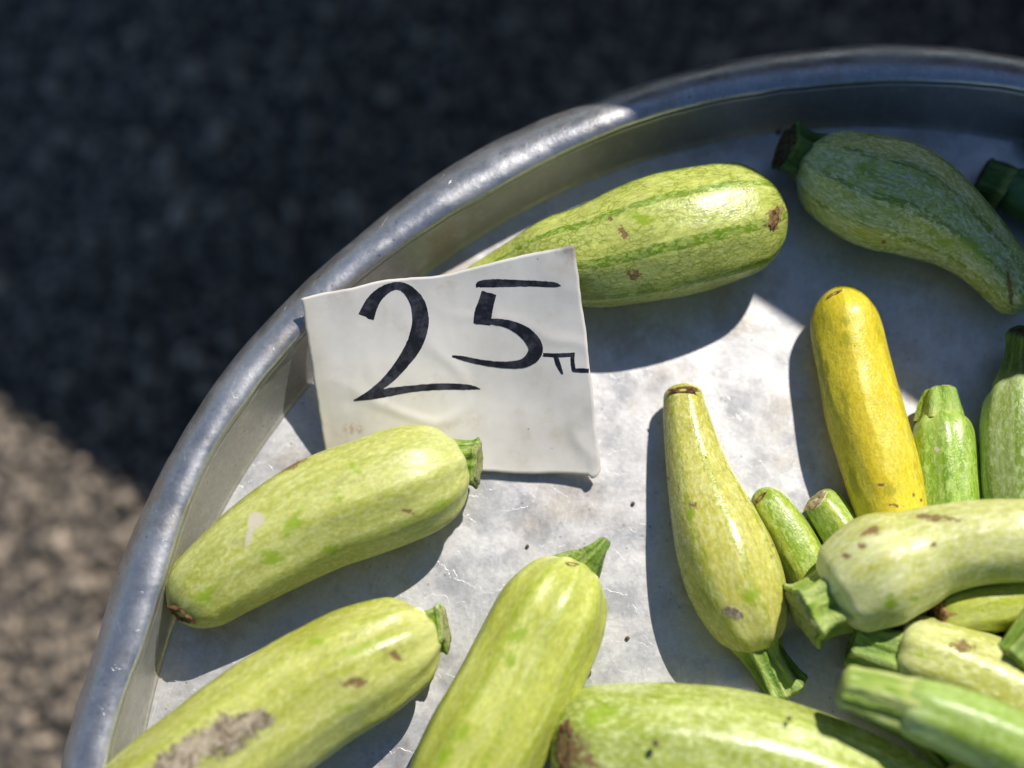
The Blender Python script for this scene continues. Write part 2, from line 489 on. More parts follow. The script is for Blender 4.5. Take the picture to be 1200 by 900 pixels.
for j in range(1, NR):
    for i in range(NA):
        a = 1 + (j - 1) * NA; b = 1 + j * NA
        fs.append((a + i, b + i, b + (i + 1) % NA, a + (i + 1) % NA))
mesh_obj('tray_floor', vs, fs, M_FLOOR, tray)

# a low crate carries the tray
cw = plain_mat('crate_wood', (0.30, 0.22, 0.13), (0.42, 0.33, 0.21), 60, 0.8)
cr = thing('wooden_crate', 'low slatted wooden crate standing on the asphalt beneath the round tray', 'crate', (TC.x, TC.y - 0.02, GZ))
for zc in (GZ + 0.045, GZ + 0.122, GZ + 0.199):
    for sx, sy in ((0, 1), (0, -1), (1, 0), (-1, 0)):
        vs, fs = [], []
        box(vs, fs, (TC.x + sx * 0.155, TC.y - 0.02 + sy * 0.155, zc), (0.298 if sy else 0.012, 0.298 if sx else 0.012, 0.062))
        mesh_obj('slat', vs, fs, cw, cr, False)
for sx in (-1, 1):
    for sy in (-1, 1):
        vs, fs = [], []
        box(vs, fs, (TC.x + sx * 0.136, TC.y - 0.02 + sy * 0.136, (GZ - 0.002) / 2), (0.024, 0.024, -GZ - 0.006))
        mesh_obj('corner_post', vs, fs, cw, cr, False)

# ------------------------------------------------------------------ squash
def catmull(pts, n):
    p = [np.array(q, float) for q in pts]
    p = [2 * p[0] - p[1]] + p + [2 * p[-1] - p[-2]]
    seg = []
    for i in range(1, len(p) - 2):
        for k in range(24):
            t = k / 24
            a, b, c, d = p[i - 1], p[i], p[i + 1], p[i + 2]
            seg.append(0.5 * ((2 * b) + (-a + c) * t + (2 * a - 5 * b + 4 * c - d) * t * t + (-a + 3 * b - 3 * c + d) * t ** 3))
    seg.append(p[-2])
    seg = np.array(seg)
    dl = np.r_[0, np.cumsum(np.linalg.norm(np.diff(seg[:, :3], axis=0), axis=1))]
    return seg, dl


def to_world(pts, lift, zk=0.0, zabs=None):
    """(px, py, r_px[, extra height in m]) -> x, y, z, r in metres; zk: how level the axis stays"""
    out = []
    rm = max(p[2] for p in pts) / FPX * (DIST - 0.03)
    for p in pts:
        e = p[3] if len(p) > 3 else 0.0
        r = p[2] / FPX * DIST
        for _ in range(4):
            z = (max(r, r * (1 - zk) + rm * zk) + lift if zabs is None else zabs) + e
            w = P(p[0], p[1], z)
            r = p[2] / FPX * depth(w)
        out.append((w.x, w.y, w.z, r))
    return out


def sweep(name, wpts, mat, parent, nu, nv, cap0, cap1, m0, m1, prof, seed, endmask=True, marks=(), close=True, wrinkle=0.0, lump=0.012, curve_cap=True):
    seg, dl = catmull(wpts, 24)
    L = dl[-1]
    # denser rows at the ends
    ss = []
    for i in range(nu + 1):
        t = i / nu
        ss.append(L * (t - 0.10 * math.sin(2 * math.pi * t)))
    C = np.stack([np.interp(ss, dl, seg[:, k]) for k in range(4)], 1)
    T = np.gradient(C[:, :3], axis=0); T /= np.linalg.norm(T, axis=1)[:, None]
    vs, q, stripe, em = [], [], [], []
    for i in range(nu + 1):
        s = ss[i]
        f = 1.0
        if cap0 and s < cap0: f = m0 + (1 - m0) * math.sqrt(max(0, 1 - (1 - s / cap0) ** 2))
        if cap1 and L - s < cap1: f = min(f, m1 + (1 - m1) * math.sqrt(max(0, 1 - (1 - (L - s) / cap1) ** 2)))
        c = Vector(C[i, :3]); t = Vector(T[i])
        side = t.cross(Vector((0, 0, 1))).normalized(); up = side.cross(t).normalized()
        R = C[i, 3]
        for j in range(nv):
            th = 2 * math.pi * j / nv
            k, st = prof(th, s / L, s, L)
            dv = side * math.cos(th) + up * math.sin(th)
            nz = mnoise.noise(Vector((dv.x * 1.3 + seed, dv.y * 1.3, dv.z * 1.3 + s * 30))) * lump
            nz += mnoise.noise(Vector((dv.x * 3 + seed, dv.y * 3, dv.z * 3 + s * 90))) * lump * 0.35
            if wrinkle: nz += wrinkle * mnoise.noise(Vector((math.cos(th) * 6 + seed, math.sin(th) * 6, s * 120)))
            rr = R * f * k * (1 + nz)
            vs.append(c + dv * rr)
            q.append((math.cos(th) * R, math.sin(th) * R, s)); stripe.append(st)
            em.append(math.exp(-(s / 0.009) ** 1.4) * 0.9 if endmask else 0.0)
    fs = []
    for i in range(nu):
        for j in range(nv):
            a = i * nv + j; b = i * nv + (j + 1) % nv
            fs.append((a, b, b + nv, a + nv))
    if close:
        for row, rev in ((0, True), (nu, False)):
            cidx = len(vs)
            ring = [row * nv + j for j in range(nv)]
            vs.append(sum((vs[x] for x in ring), Vector()) / nv)
            q.append((0, 0, ss[row])); stripe.append(0.2); em.append(em[ring[0]])
            for j in range(nv):
                f = (cidx, ring[(j + 1) % nv], ring[j]) if not rev else (cidx, ring[j], ring[(j + 1) % nv])
                fs.append(f)
    fs = [tuple(reversed(f)) for f in fs]
    o = mesh_obj(name, vs, fs, mat, parent)
    me = o.data
    me.attributes.new('q', 'FLOAT_VECTOR', 'POINT').data.foreach_set('vector', [x for y in q for x in y])
    me.attributes.new('stripe', 'FLOAT', 'POINT').data.foreach_set('value', stripe)
    me.attributes.new('tfrac', 'FLOAT', 'POINT').data.foreach_set('value', [y[2] / L for y in q])
    me.attributes.new('endmask', 'FLOAT', 'POINT').data.foreach_set('value', em)
    mk = np.zeros((len(vs), 4))
    if marks:
        me.update()
        nrm = [v.normal for v in me.vertices]
        for i, v in enumerate(vs):
            if nrm[i].dot(CAM - v) <= 0: continue
            px, py = proj(v)
            for (ch, mx, my, ra, rb, ang) in marks:
                dx, dy = px - mx, py - my
                ca, sa = math.cos(math.radians(ang)), math.sin(math.radians(ang))
                u = (dx * ca + dy * sa) / ra; w = (-dx * sa + dy * ca) / rb
                d2 = u * u + w * w
                if d2 < 4: mk[i, ch] = max(mk[i, ch], math.exp(-d2 * 0.8))
    me.attributes.new('marks', 'FLOAT_COLOR', 'POINT').data.foreach_set('color', mk.flatten().tolist())
    return o, seg, dl


SCAR, PALE, GREEN, MUD = 0, 1, 2, 3
M_SCAR = plain_mat('dried_blossom_scar', (0.08, 0.035, 0.012), (0.32, 0.19, 0.08), 500, 0.9, 1.0, 0.001)
M_CUT = plain_mat('cut_stem_face', (0.22, 0.28, 0.06), (0.45, 0.44, 0.20), 500, 0.7, 0.8, 0.0008)
M_CUTDARK = plain_mat('dried_stem_face', (0.05, 0.035, 0.015), (0.20, 0.14, 0.06), 500, 0.85, 1.0, 0.001)
GROUP = 'squash lying in the round tray'


def ribs(n, amp, ph, sharp=1.0, wid=0.55):
    def f(th, t, s, L):
        c = math.cos(n * (th + ph))
        e = 1.0 + 0.9 * math.exp(-(t / 0.12) ** 2)
        a = amp * e * (0.7 + 0.5 * (1 - t))
        st = max(0.0, (c - wid) / (1 - wid)) ** 1.0
        alt = 0.75 + 0.25 * math.cos((n // 2) * (th + ph) + 1.1)
        return 1 + a * (abs(c) ** 0.8 * (1 if c > 0 else -1)) * 0.6, st * alt
    return f


def stem(sq, pts, lift, mat, cut=M_CUT, seed=0.0, twist=0.0, lobes=5, flare=0.35, nv=60, pointy=False, skew=0.0, amp=0.17):
    wp = to_world(pts, 0, 0, ZST[0] + lift)
    def prof(th, t, s, L):
        a = th + seed + twist * t
        c = math.cos(lobes * a)
        k = 1 + amp * (1 - 0.45 * t) * (abs(c) ** 0.7 * (1 if c > 0 else -1)) + 0.05 * math.cos(2 * lobes * a + 1)
        k *= 1 + flare * math.exp(-(t / 0.34) ** 2) * (0.6 + 0.3 * max(0, c))
        if not pointy: k *= 1 + 0.10 * math.exp(-((t - 0.94) / 0.09) ** 2) + 0.05 * math.sin(7 * a + seed * 5) * t
        return k, max(0.0, c)
    o, seg, dl = sweep('stem', wp, mat, sq, 44, nv, 0, 0.0012, 1, 0.86, prof, seed * 3 + 1, endmask=False, close=True, lump=0.10, wrinkle=0.06)
    if cut is not None:
        # slightly sunken cut face
        e = Vector(seg[-1, :3]); t = Vector(seg[-1, :3] - seg[-4, :3]).normalized()
        side = t.cross(Vector((0, 0, 1))).normalized(); up = side.cross(t).normalized()
        R = seg[-1, 3] * 0.90
        vs, fs = [], []
        rings = [(0.99, -0.04), (0.92, 0.07), (0.70, 0.07), (0.4, 0.03), (0.15, 0.0)]
        nn = 40
        for rr, dz in rings:
            for j in range(nn):
                th = 2 * math.pi * j / nn
                k, _ = prof(th, 1.0, 0, 1)
                nz = mnoise.noise(Vector((math.cos(th) * 3 + seed * 9, math.sin(th) * 3, rr * 4)))
                vs.append(e + (side * math.cos(th) + up * math.sin(th)) * R * k * rr * (1 + 0.03 * nz) + t * (R * (dz + 0.06 * nz)))
        vs.append(e - t * R * 0.01)
        for i in range(len(rings) - 1):
            for j in range(nn):
                a = i * nn + j; b = i * nn + (j + 1) % nn
                fs.append((a, b, b + nn, a + nn))
        b = (len(rings) - 1) * nn
        for j in range(nn): fs.append((b + j, b + (j + 1) % nn, len(vs) - 1))
        co = mesh_obj('cut_face', vs, fs, cut, sq)
        co.parent = o
        co.matrix_parent_inverse = Matrix.Identity(4)
    return o


ZST = [0.0]
def squash(label, pts, mat, cap0, cap1, lift=0.0, m0=0.5, m1=0.0, nrib=10, amp=0.02, ph=0.0, seed=0.0, marks=(), lump=0.03, nu=170, nv=112, wid=0.55, name='courgette', cat='courgette', zk=0.55):
    wp = to_world(pts, lift, zk)
    ZST[0] = wp[0][2]
    mid = wp[len(wp) // 2]
    t = thing(name, label, cat, (mid[0], mid[1], mid[2] - mid[3]), GROUP)
    k = DIST / FPX
    o, seg, dl = sweep('body', wp, mat, t, nu, nv, cap0 * k, cap1 * k, m0, m1, ribs(nrib, amp, ph, wid=wid), seed, marks=marks, lump=lump)
    t['_tmp'] = 0
    del t['_tmp']
    bvh = BVHTree.FromPolygons([v.co[:] for v in o.data.vertices], [tuple(p.vertices) for p in o.data.polygons])
    return t, bvh, seg


def scar(sq, bvh, px, py, rx, ry, ang=0, thick=0.25, seed=0.0, mat=None, hollow=0.5, sink=0.0):
    """dried blossom end: a low ragged ring of brown tissue on the skin"""
    d = (P(px, py, 0) - CAM).normalized()
    hit, nrm, _, _ = bvh.ray_cast(CAM, d)
    if hit is None:
        print('no hit', px, py); return
    if nrm.dot(d) > 0: nrm = -nrm
    k = depth(hit) / FPX
    ax = (Vector((1, 0, 0)) * math.cos(math.radians(ang)) - UP * math.sin(math.radians(ang)))
    ax = (ax - nrm * ax.dot(nrm)).normalized(); ay = nrm.cross(ax)
    vs, fs = [], []
    prof = [(1.15, -0.25), (1.0, 0.15), (0.82, 0.55), (0.6, 0.35), (0.3, 0.35 - hollow), (0.1, 0.3 - hollow)]
    nn = 36
    for rr, z in prof:
        for j in range(nn):
            th = 2 * math.pi * j / nn
            nz = mnoise.noise(Vector((math.cos(th) * 2.5 + seed, math.sin(th) * 2.5, rr * 2)))
            nz2 = mnoise.noise(Vector((math.cos(th) * 7 + seed, math.sin(th) * 7, rr * 5)))
            r2 = rr * (1 + 0.35 * nz + 0.16 * nz2)
            vs.append(hit + ax * (math.cos(th) * rx * k * r2) + ay * (math.sin(th) * ry * k * r2) + nrm * (z * thick * min(rx, ry) * k * (1 + nz2) - sink * k * min(rx, ry)))
    vs.append(hit + nrm * ((0.3 - hollow) * thick * min(rx, ry) * k - sink * k * min(rx, ry)))
    for i in range(len(prof) - 1):
        for j in range(nn):
            a = i * nn + j; b = i * nn + (j + 1) % nn
            fs.append((a, b, b + nn, a + nn))
    b = (len(prof) - 1) * nn
    for j in range(nn): fs.append((b + j, b + (j + 1) % nn, len(vs) - 1))
    return mesh_obj('blossom_scar', vs, fs, mat or M_SCAR, sq)


G_BASE, G_DARK, G_PALE = (0.43, 0.52, 0.125), (0.22, 0.38, 0.035), (0.66, 0.70, 0.34)
mA = squash_mat('netted_green_skin', (0.49, 0.54, 0.14), (0.17, 0.30, 0.02), (0.58, 0.66, 0.17), net=0.7, fleck=0.3, streak=0.25, netscale=1.45, ragged=1.1, seed=1.1, stripe_col=(0.12, 0.29, 0.01), stripe=0.95, rough=0.27)
mB = squash_mat('striped_green_skin', (0.50, 0.60, 0.16), (0.20, 0.36, 0.05), (0.66, 0.72, 0.38), net=0.5, fleck=0.5, streak=0.7, seed=2.3, stripe_col=(0.13, 0.28, 0.03), stripe=0.8)
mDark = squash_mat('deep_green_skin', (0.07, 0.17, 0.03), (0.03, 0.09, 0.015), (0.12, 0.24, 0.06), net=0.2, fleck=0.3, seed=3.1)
mYel = squash_mat('yellow_skin', (0.68, 0.59, 0.045), (0.50, 0.52, 0.06), (0.74, 0.68, 0.10), net=0.0, fleck=0.12, streak=0.35, seed=4.7, rough=0.3, stripe_col=(0.44, 0.43, 0.03), stripe=0.5, spec=0.4, spot=(0.38, 0.34, 0.02))
mF = squash_mat('pale_green_skin', (0.56, 0.61, 0.24), (0.36, 0.46, 0.09), (0.74, 0.76, 0.44), net=0.10, fleck=0.28, streak=0.6, seed=5.5, rough=0.33, stripe_col=(0.38, 0.50, 0.10), stripe=0.5)
mG = squash_mat('bright_green_skin', (0.30, 0.44, 0.05), (0.16, 0.32, 0.015), (0.52, 0.62, 0.20), net=0.15, fleck=0.35, streak=0.7, seed=6.2, stripe_col=(0.42, 0.56, 0.12), stripe=0.5)
mRt = squash_mat('yellow_green_skin', (0.46, 0.53, 0.06), (0.26, 0.38, 0.02), (0.62, 0.66, 0.20), net=0.05, fleck=0.2, streak=0.6, seed=16.2, stripe_col=(0.30, 0.42, 0.03), stripe=0.5)
mP = squash_mat('pale_streaked_skin', (0.52, 0.56, 0.17), (0.28, 0.38, 0.04), (0.68, 0.70, 0.32), net=0.12, fleck=0.4, streak=0.6, seed=17.3, rough=0.28, stripe_col=(0.30, 0.42, 0.05), stripe=0.4)
mI = squash_mat('fresh_green_skin', (0.28, 0.46, 0.035), (0.12, 0.30, 0.01), (0.48, 0.62, 0.16), net=0.2, fleck=0.4, streak=0.8, seed=7.9, stripe_col=(0.12, 0.30, 0.01), stripe=0.55)
mJ = squash_mat('soft_green_skin', (0.34, 0.46, 0.12), (0.16, 0.30, 0.03), (0.52, 0.60, 0.28), net=0.2, fleck=0.4, streak=0.7, seed=8.4, stripe_col=(0.13, 0.28, 0.02), stripe=0.7)
mK = squash_mat('yellowish_green_skin', (0.54, 0.54, 0.13), (0.30, 0.37, 0.03), (0.68, 0.68, 0.26), net=0.3, fleck=0.34, streak=0.45, seed=9.3, rough=0.22, stripe_col=(0.28, 0.42, 0.03), stripe=0.7)
mL = squash_mat('light_green_skin', (0.52, 0.56, 0.17), (0.27, 0.37, 0.045), (0.66, 0.69, 0.28), net=0.12, fleck=0.24, streak=0.7, seed=10.2, rough=0.40, stripe_col=(0.30, 0.44, 0.05), stripe=0.4)
mM = squash_mat('dusty_green_skin', (0.51, 0.55, 0.14), (0.26, 0.36, 0.03), (0.65, 0.66, 0.25), net=0.12, fleck=0.22, streak=0.75, seed=11.9, rough=0.27, stripe_col=(0.28, 0.42, 0.04), stripe=0.45)
mN = squash_mat('lime_green_skin', (0.51, 0.56, 0.11), (0.27, 0.40, 0.02), (0.66, 0.70, 0.24), net=0.12, fleck=0.14, streak=0.65, seed=12.6, rough=0.34, stripe_col=(0.28, 0.46, 0.03), stripe=0.5)
mO = squash_mat('mottled_green_skin', (0.40, 0.49, 0.10), (0.20, 0.33, 0.025), (0.60, 0.66, 0.25), net=0.15, fleck=0.5, streak=0.75, seed=13.4, rough=0.25, stripe_col=(0.20, 0.36, 0.03), stripe=0.4)
mQ = squash_mat('grassy_green_skin', (0.26, 0.42, 0.05), (0.14, 0.29, 0.015), (0.46, 0.58, 0.20), net=0.1, fleck=0.3, streak=0.6, seed=14.8, rough=0.36, stripe_col=(0.16, 0.32, 0.02), stripe=0.5)
sA = stem_mat('stem_green', (0.25, 0.38, 0.05), (0.09, 0.19, 0.015), (0.52, 0.60, 0.20), 1)
sDark = stem_mat('stem_dark_green', (0.10, 0.20, 0.035), (0.035, 0.09, 0.012), (0.22, 0.34, 0.10), 2)
sPale = stem_mat('stem_pale_green', (0.36, 0.47, 0.07), (0.16, 0.28, 0.02), (0.64, 0.69, 0.28), 3)

# A: striped fruit partly under the card
t, b, _ = squash('plump courgette with dark netted stripes, its neck under the price card',
    [(540,342,19),(600,319,33),(650,305,50),(700,298,62),(765,280,72),(828,266,71),(882,254,63),(913,247,50)], mA, 25, 48, nrib=8, amp=0.022, ph=0.42, seed=1, zk=0.15,
    marks=[(SCAR,730,272,5,12,-20),(SCAR,744,322,9,7,0),(SCAR,716,256,4,3,0),(GREEN,752,257,16,7,10),(SCAR,908,256,9,17,20)], wid=0.55)
stem(t, [(548,339,15),(530,345,15,-0.003),(512,352,17,-0.005)], 0, sA, seed=0.4)
scar(t, b, 908, 256, 6, 12, 15, 0.2, 1.0)
# B: shaded pear-shaped fruit
t, b, _ = squash('large pear shaped green courgette lying wholly in shade at the top',
    [(948,190,34),(975,203,54),(1020,222,67),(1060,234,66),(1095,252,57),(1130,276,46),(1165,308,38),(1212,358,35)], mB, 30, 26, nrib=10, amp=0.02, ph=0.1, seed=2, m0=0.55, zk=0.35,
    marks=[(GREEN,1018,196,14,8,10),(GREEN,1110,283,20,9,30),(GREEN,1140,290,26,7,40),(SCAR,1183,335,3,26,-8),(SCAR,1036,283,4,3,0),(SCAR,1002,177,3,2,0)])
stem(t, [(957,190,24,0.002),(940,181,25,0.005),(920,172,27,0.008)], 0.0, sDark, cut=M_CUTDARK, seed=0.9, flare=0.3)
# C, C2: dark fruit at the right edge in shade
t, b, _ = squash('small dark green courgette in shade at the right edge, stem cut towards the tray wall',
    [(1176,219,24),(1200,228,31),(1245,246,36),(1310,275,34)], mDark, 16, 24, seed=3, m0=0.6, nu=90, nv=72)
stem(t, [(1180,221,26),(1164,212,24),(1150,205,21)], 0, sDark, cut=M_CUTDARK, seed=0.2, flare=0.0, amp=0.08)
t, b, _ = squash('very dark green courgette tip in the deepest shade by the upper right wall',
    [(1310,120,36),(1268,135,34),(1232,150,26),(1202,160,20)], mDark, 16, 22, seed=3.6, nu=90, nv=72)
# E: yellow
t, b, _ = squash('bright yellow courgette standing out among the green ones',
    [(1054,632,38),(1042,585,43),(1029,537,46),(1014,487,46),(1001,432,43),(992,385,41),(985,336,35)], mYel, 25, 42, nrib=5, amp=0.028, ph=0.62, seed=4, lump=0.05, wid=0.1,
    marks=[(GREEN,987,377,6,5,0),(GREEN,990,398,7,9,0),(SCAR,1071,581,2.5,2.5,0),(SCAR,1080,586,2,2,0),(GREEN,966,440,7,45,-12),(GREEN,1000,560,6,30,-15),(GREEN,1040,575,12,7,0),(SCAR,1047,592,10,2,5),(SCAR,1033,568,8,2,-10),(GREEN,990,470,5,20,-12)], name='yellow_courgette', cat='courgette')
scar(t, b, 978, 344, 8, 3, -20, 0.3, 2.2)
# G, H: two little ones
t, b, _ = squash('thin little green courgette between the narrow necked one and the pale one',
    [(968,705,24),(950,672,27),(928,632,27),(908,602,25),(888,574,20)], mG, 10, 22, nrib=5, amp=0.05, ph=0.3, seed=5, nu=110, nv=90, wid=0.3)
scar(t, b, 891, 583, 8, 3, -50, 0.3, 3.2)
t, b, _ = squash('stubby green courgette tip poking out beside the foot of the yellow one',
    [(1016,668,26),(996,636,27),(978,609,25),(956,580,20)], mG, 10, 16, nrib=5, amp=0.05, ph=0.9, seed=6, nu=110, nv=90, m1=0.45, wid=0.3,
    marks=[(PALE,958,586,12,7,-35),(SCAR,952,590,5,3,0)])
scar(t, b, 956, 586, 14, 6, -30, 0.3, 4.2, mat=plain_mat('pale_dried_tip', (0.25, 0.17, 0.07), (0.50, 0.42, 0.22), 500, 0.85))
# I: small bright green
t, b, _ = squash('small bright green courgette with stubby stem up, right of the yellow one',
    [(1103,487,28),(1106,512,36),(1109,550,39),(1112,600,39),(1114,650,32)], mI, 16, 26, nrib=8, amp=0.035, ph=0.2, seed=7, m0=0.72, nu=120, nv=96,
    marks=[(PALE,1098,526,5,4,0)], wid=0.4)
stem(t, [(1103,494,27),(1103,478,24),(1103,464,20),(1102,455,15)], 0.0, stem_mat('stem_lime', (0.33,0.48,0.07), (0.20,0.36,0.03), (0.52,0.62,0.22), 4), cut=M_CUT, seed=0.3, flare=0.05, amp=0.07)
# J: right edge
t, b, _ = squash('broad green courgette at the right edge, dark stem pointing up into shade',
    [(1198,446,34),(1200,468,46),(1202,510,54),(1203,555,56),(1206,610,52),(1208,650,40)], mJ, 30, 26, nrib=8, amp=0.03, ph=0.35, seed=8, m0=0.55, nu=140, nv=100, wid=0.4)
stem(t, [(1198,456,28),(1199,430,23,0.002),(1201,404,21,0.005),(1203,388,20,0.008)], 0.0, sDark, cut=M_CUTDARK, seed=0.6, flare=0.15)
# K: pear-shaped in the centre
t, b, _ = squash('narrow necked pear shaped courgette on bare metal, stem at the bottom',
    [(893,757,30),(880,727,48),(866,692,57),(851,650,57),(834,602,49),(817,548,37),(805,492,28),(799,452,21)], mK, 34, 12, nrib=8, amp=0.022, ph=0.15, seed=9, m0=0.42, m1=0.35, lump=0.02, zk=0.2,
    marks=[(SCAR,812,592,5,4,0),(GREEN,809,602,4,10,10),(GREEN,876,697,13,10,20),(SCAR,905,640,3,2,0),(SCAR,905,652,3,2,0),(MUD,858,718,16,8,20),(SCAR,783,560,2,2,0)], wid=0.3)
stem(t, [(886,744,23,0.001),(896,768,20,0.001),(908,788,21,0.0),(923,812,25,-0.002)], 0.0, sA, cut=M_CUT, seed=0.15, twist=0.4, flare=0.35)
scar(t, b, 801, 457, 16, 4, 3, 0.35, 5.2)
# L
t, b, _ = squash('light green courgette over the lower card edge with a pale scrape',
    [(535,541,38),(518,548,54),(484,562,67),(430,582,69),(370,605,67),(303,645,60),(250,683,50),(204,722,38)], mL, 26, 40, nrib=10, amp=0.022, ph=0.1, seed=10, m0=0.45,
    marks=[(PALE,300,610,8,15,20),(PALE,292,628,4,14,22),(GREEN,320,654,19,9,8),(GREEN,395,583,9,6,0),(GREEN,415,547,4,10,-40),(GREEN,345,612,9,18,35),(SCAR,478,600,10,3,15),(SCAR,340,545,20,5,-25),(GREEN,390,645,9,8,0),(GREEN,240,700,14,10,20),(GREEN,520,590,16,7,-20)], lump=0.03)
stem(t, [(526,543,22,0.001),(542,542,22,0.002),(560,543,26,0.003)], 0.0, sA, cut=M_CUT, seed=0.5, flare=0.12)
scar(t, b, 211, 720, 16, 9, 25, 0.5, 6.2)
# M
t, b, _ = squash('mud smeared light green courgette at the lower left, its stem pointing right',
    [(499,740,36),(482,749,54),(430,776,69),(370,808,73),(300,856,76),(235,903,76),(170,950,70),(100,1000,50)], mM, 28, 40, nrib=10, amp=0.024, ph=0.3, seed=11, m0=0.45,
    marks=[(MUD,262,864,48,26,-30),(MUD,215,888,44,22,-25),(MUD,308,842,15,11,20),(SCAR,462,768,12,5,30),(GREEN,430,757,30,7,-20),(GREEN,400,830,12,8,0),(SCAR,415,800,16,7,0),(GREEN,370,752,14,6,0)], lump=0.03)
stem(t, [(488,741,24,0.001),(504,738,23,0.002),(521,735,27,0.003)], 0.0, sA, cut=M_CUT, seed=0.1, flare=0.12)
# N
t, b, _ = squash('fat lime green courgette at bottom centre with a pointed horn shaped stem',
    [(678,668,30),(667,686,50),(648,718,65),(625,765,69),(600,818,71),(563,885,71),(530,950,64),(500,1015,36)], mN, 28, 40, nrib=10, amp=0.028, ph=0.2, seed=12, m0=0.4,
    marks=[(GREEN,600,770,12,6,-60),(GREEN,540,860,14,8,-60),(GREEN,520,885,12,12,0),(SCAR,573,706,4,2,0),(GREEN,610,740,16,8,-50),(SCAR,590,668,14,2,25)], lump=0.025)
stem(t, [(668,682,24,0.000),(684,664,19,0.005),(695,652,13,0.009),(703,643,9,0.011),(711,633,6,0.011)], 0.0, sA, cut=M_CUTDARK, seed=0.7, flare=0.30, amp=0.22)
scar(t, b, 670, 661, 10, 4, -15, 0.3, 7.7)
# O
t, b, _ = squash('large glossy mottled green courgette along the bottom edge with a torn brown blossom end',
    [(1150,1000,50),(1050,956,72),(955,917,79),(870,893,81),(790,880,79),(730,876,75),(690,873,70),(648,868,62)], mO, 30, 42, nrib=10, amp=0.024, ph=0.5, seed=13, m1=0.35, lump=0.025,
    marks=[(SCAR,668,878,22,22,20),(SCAR,690,890,18,7,40),(GREEN,700,840,24,10,-10),(SCAR,768,871,3,3,0)])
scar(t, b, 661, 874, 11, 30, 5, 0.35, 8.8, sink=0.1)
# P
t, b, _ = squash('pale green courgette wedged under the others with a wide ridged dark green stem',
    [(1052,762,40),(1075,768,47),(1115,782,52),(1165,806,56),(1225,840,54),(1290,880,42)], mP, 20, 26, lift=0.010, nrib=10, amp=0.02, ph=0.1, seed=14, m0=0.7, nu=130,
    marks=[(GREEN,1080,768,12,6,10),(SCAR,1128,758,16,7,10)])
stem(t, [(1066,770,30),(1040,764,28),(1015,756,26),(998,750,24)], 0.0, sA, cut=None, seed=0.3, flare=0.1)
# R
t, b, _ = squash('small yellow green courgette with a hollow brown tip under the pale one',
    [(1104,721,22),(1130,717,28),(1170,709,31),(1220,700,32),(1270,690,28)], mRt, 12, 14, lift=0.020, nrib=6, amp=0.03, ph=0.2, seed=15, m0=0.75, nu=110, nv=90)
M_TIP = plain_mat('brown_dried_tip', (0.20, 0.10, 0.035), (0.46, 0.28, 0.12), 400, 0.9)
stem(t, [(1118,719,22,0.0),(1106,721,21,0.0),(1096,722,20,0.001)], 0.0, M_TIP, cut=M_SCAR, seed=0.8, flare=0.1, amp=0.05)
# F
t, b, _ = squash('very pale green courgette lying on top of the heap with a broad torn stem',
    [(974,701,46),(990,692,57),(1030,670,67,0.002),(1065,658,60,0.003),(1100,645,53,0.005),(1150,636,50,0.008),(1210,634,49,0.010),(1310,640,46,0.010)], mF, 20, 26, lift=0.011, zk=0.8, nrib=10, amp=0.016, ph=0.25, seed=16, m0=0.6, lump=0.03,
    marks=[(SCAR,1020,622,15,5,-10),(SCAR,1095,607,26,5,5),(SCAR,992,652,8,4,0),(SCAR,1093,637,5,4,0),(GREEN,1045,708,8,10,0),(GREEN,1070,703,6,8,0),(SCAR,1010,640,5,5,0)])
stem(t, [(982,700,34,0.000),(960,711,33,0.001),(940,722,35,0.002)], 0.0, sPale, cut=M_CUT, seed=0.25, flare=0.15, lobes=5, amp=0.16)
# Q
t, b, _ = squash('raised green courgette at lower right with a long pale green stem',
    [(1060,826,32),(1085,834,38),(1125,848,41),(1180,872,43),(1240,900,44),(1310,930,40)], mQ, 14, 26, lift=0.046, nrib=8, amp=0.03, ph=0.4, seed=17, m0=0.85, nu=120)
stem(t, [(1072,829,30),(1040,820,28),(1010,811,26),(986,804,21)], 0.0, sPale, cut=M_CUT, seed=0.9, flare=0.08, amp=0.12)
# S
t, b, _ = squash('green courgette reaching in from the lower right edge, only its cut stem showing',
    [(1222,738,34),(1260,710,40),(1320,680,40)], mJ, 12, 20, lift=0.03, seed=18, m0=0.7, nu=70, nv=72)
stem(t, [(1226,737,28),(1206,755,23),(1188,776,21)], 0.0, sA, cut=M_CUT, seed=0.2, flare=0.1)
# T
t, b, _ = squash('yellowish courgette tip just showing at the bottom edge, right of the glossy one',
    [(1260,940,36),(1190,926,36),(1150,918,32),(1108,906,22)], mK, 20, 24, lift=0.04, seed=19, nu=80, nv=72, marks=[(SCAR,1115,893,8,4,-20)])
# U: added dark fruit; the first one's tip stretched to darken a lit floor gap
t, b, _ = squash('dark green courgette added under the raised one to darken the gap',
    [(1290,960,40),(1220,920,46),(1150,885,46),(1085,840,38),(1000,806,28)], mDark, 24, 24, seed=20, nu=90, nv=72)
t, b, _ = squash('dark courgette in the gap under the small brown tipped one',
    [(1310,760,40),(1250,752,42),(1195,742,36),(1160,738,26)], mDark, 20, 20, seed=21, nu=90, nv=72)

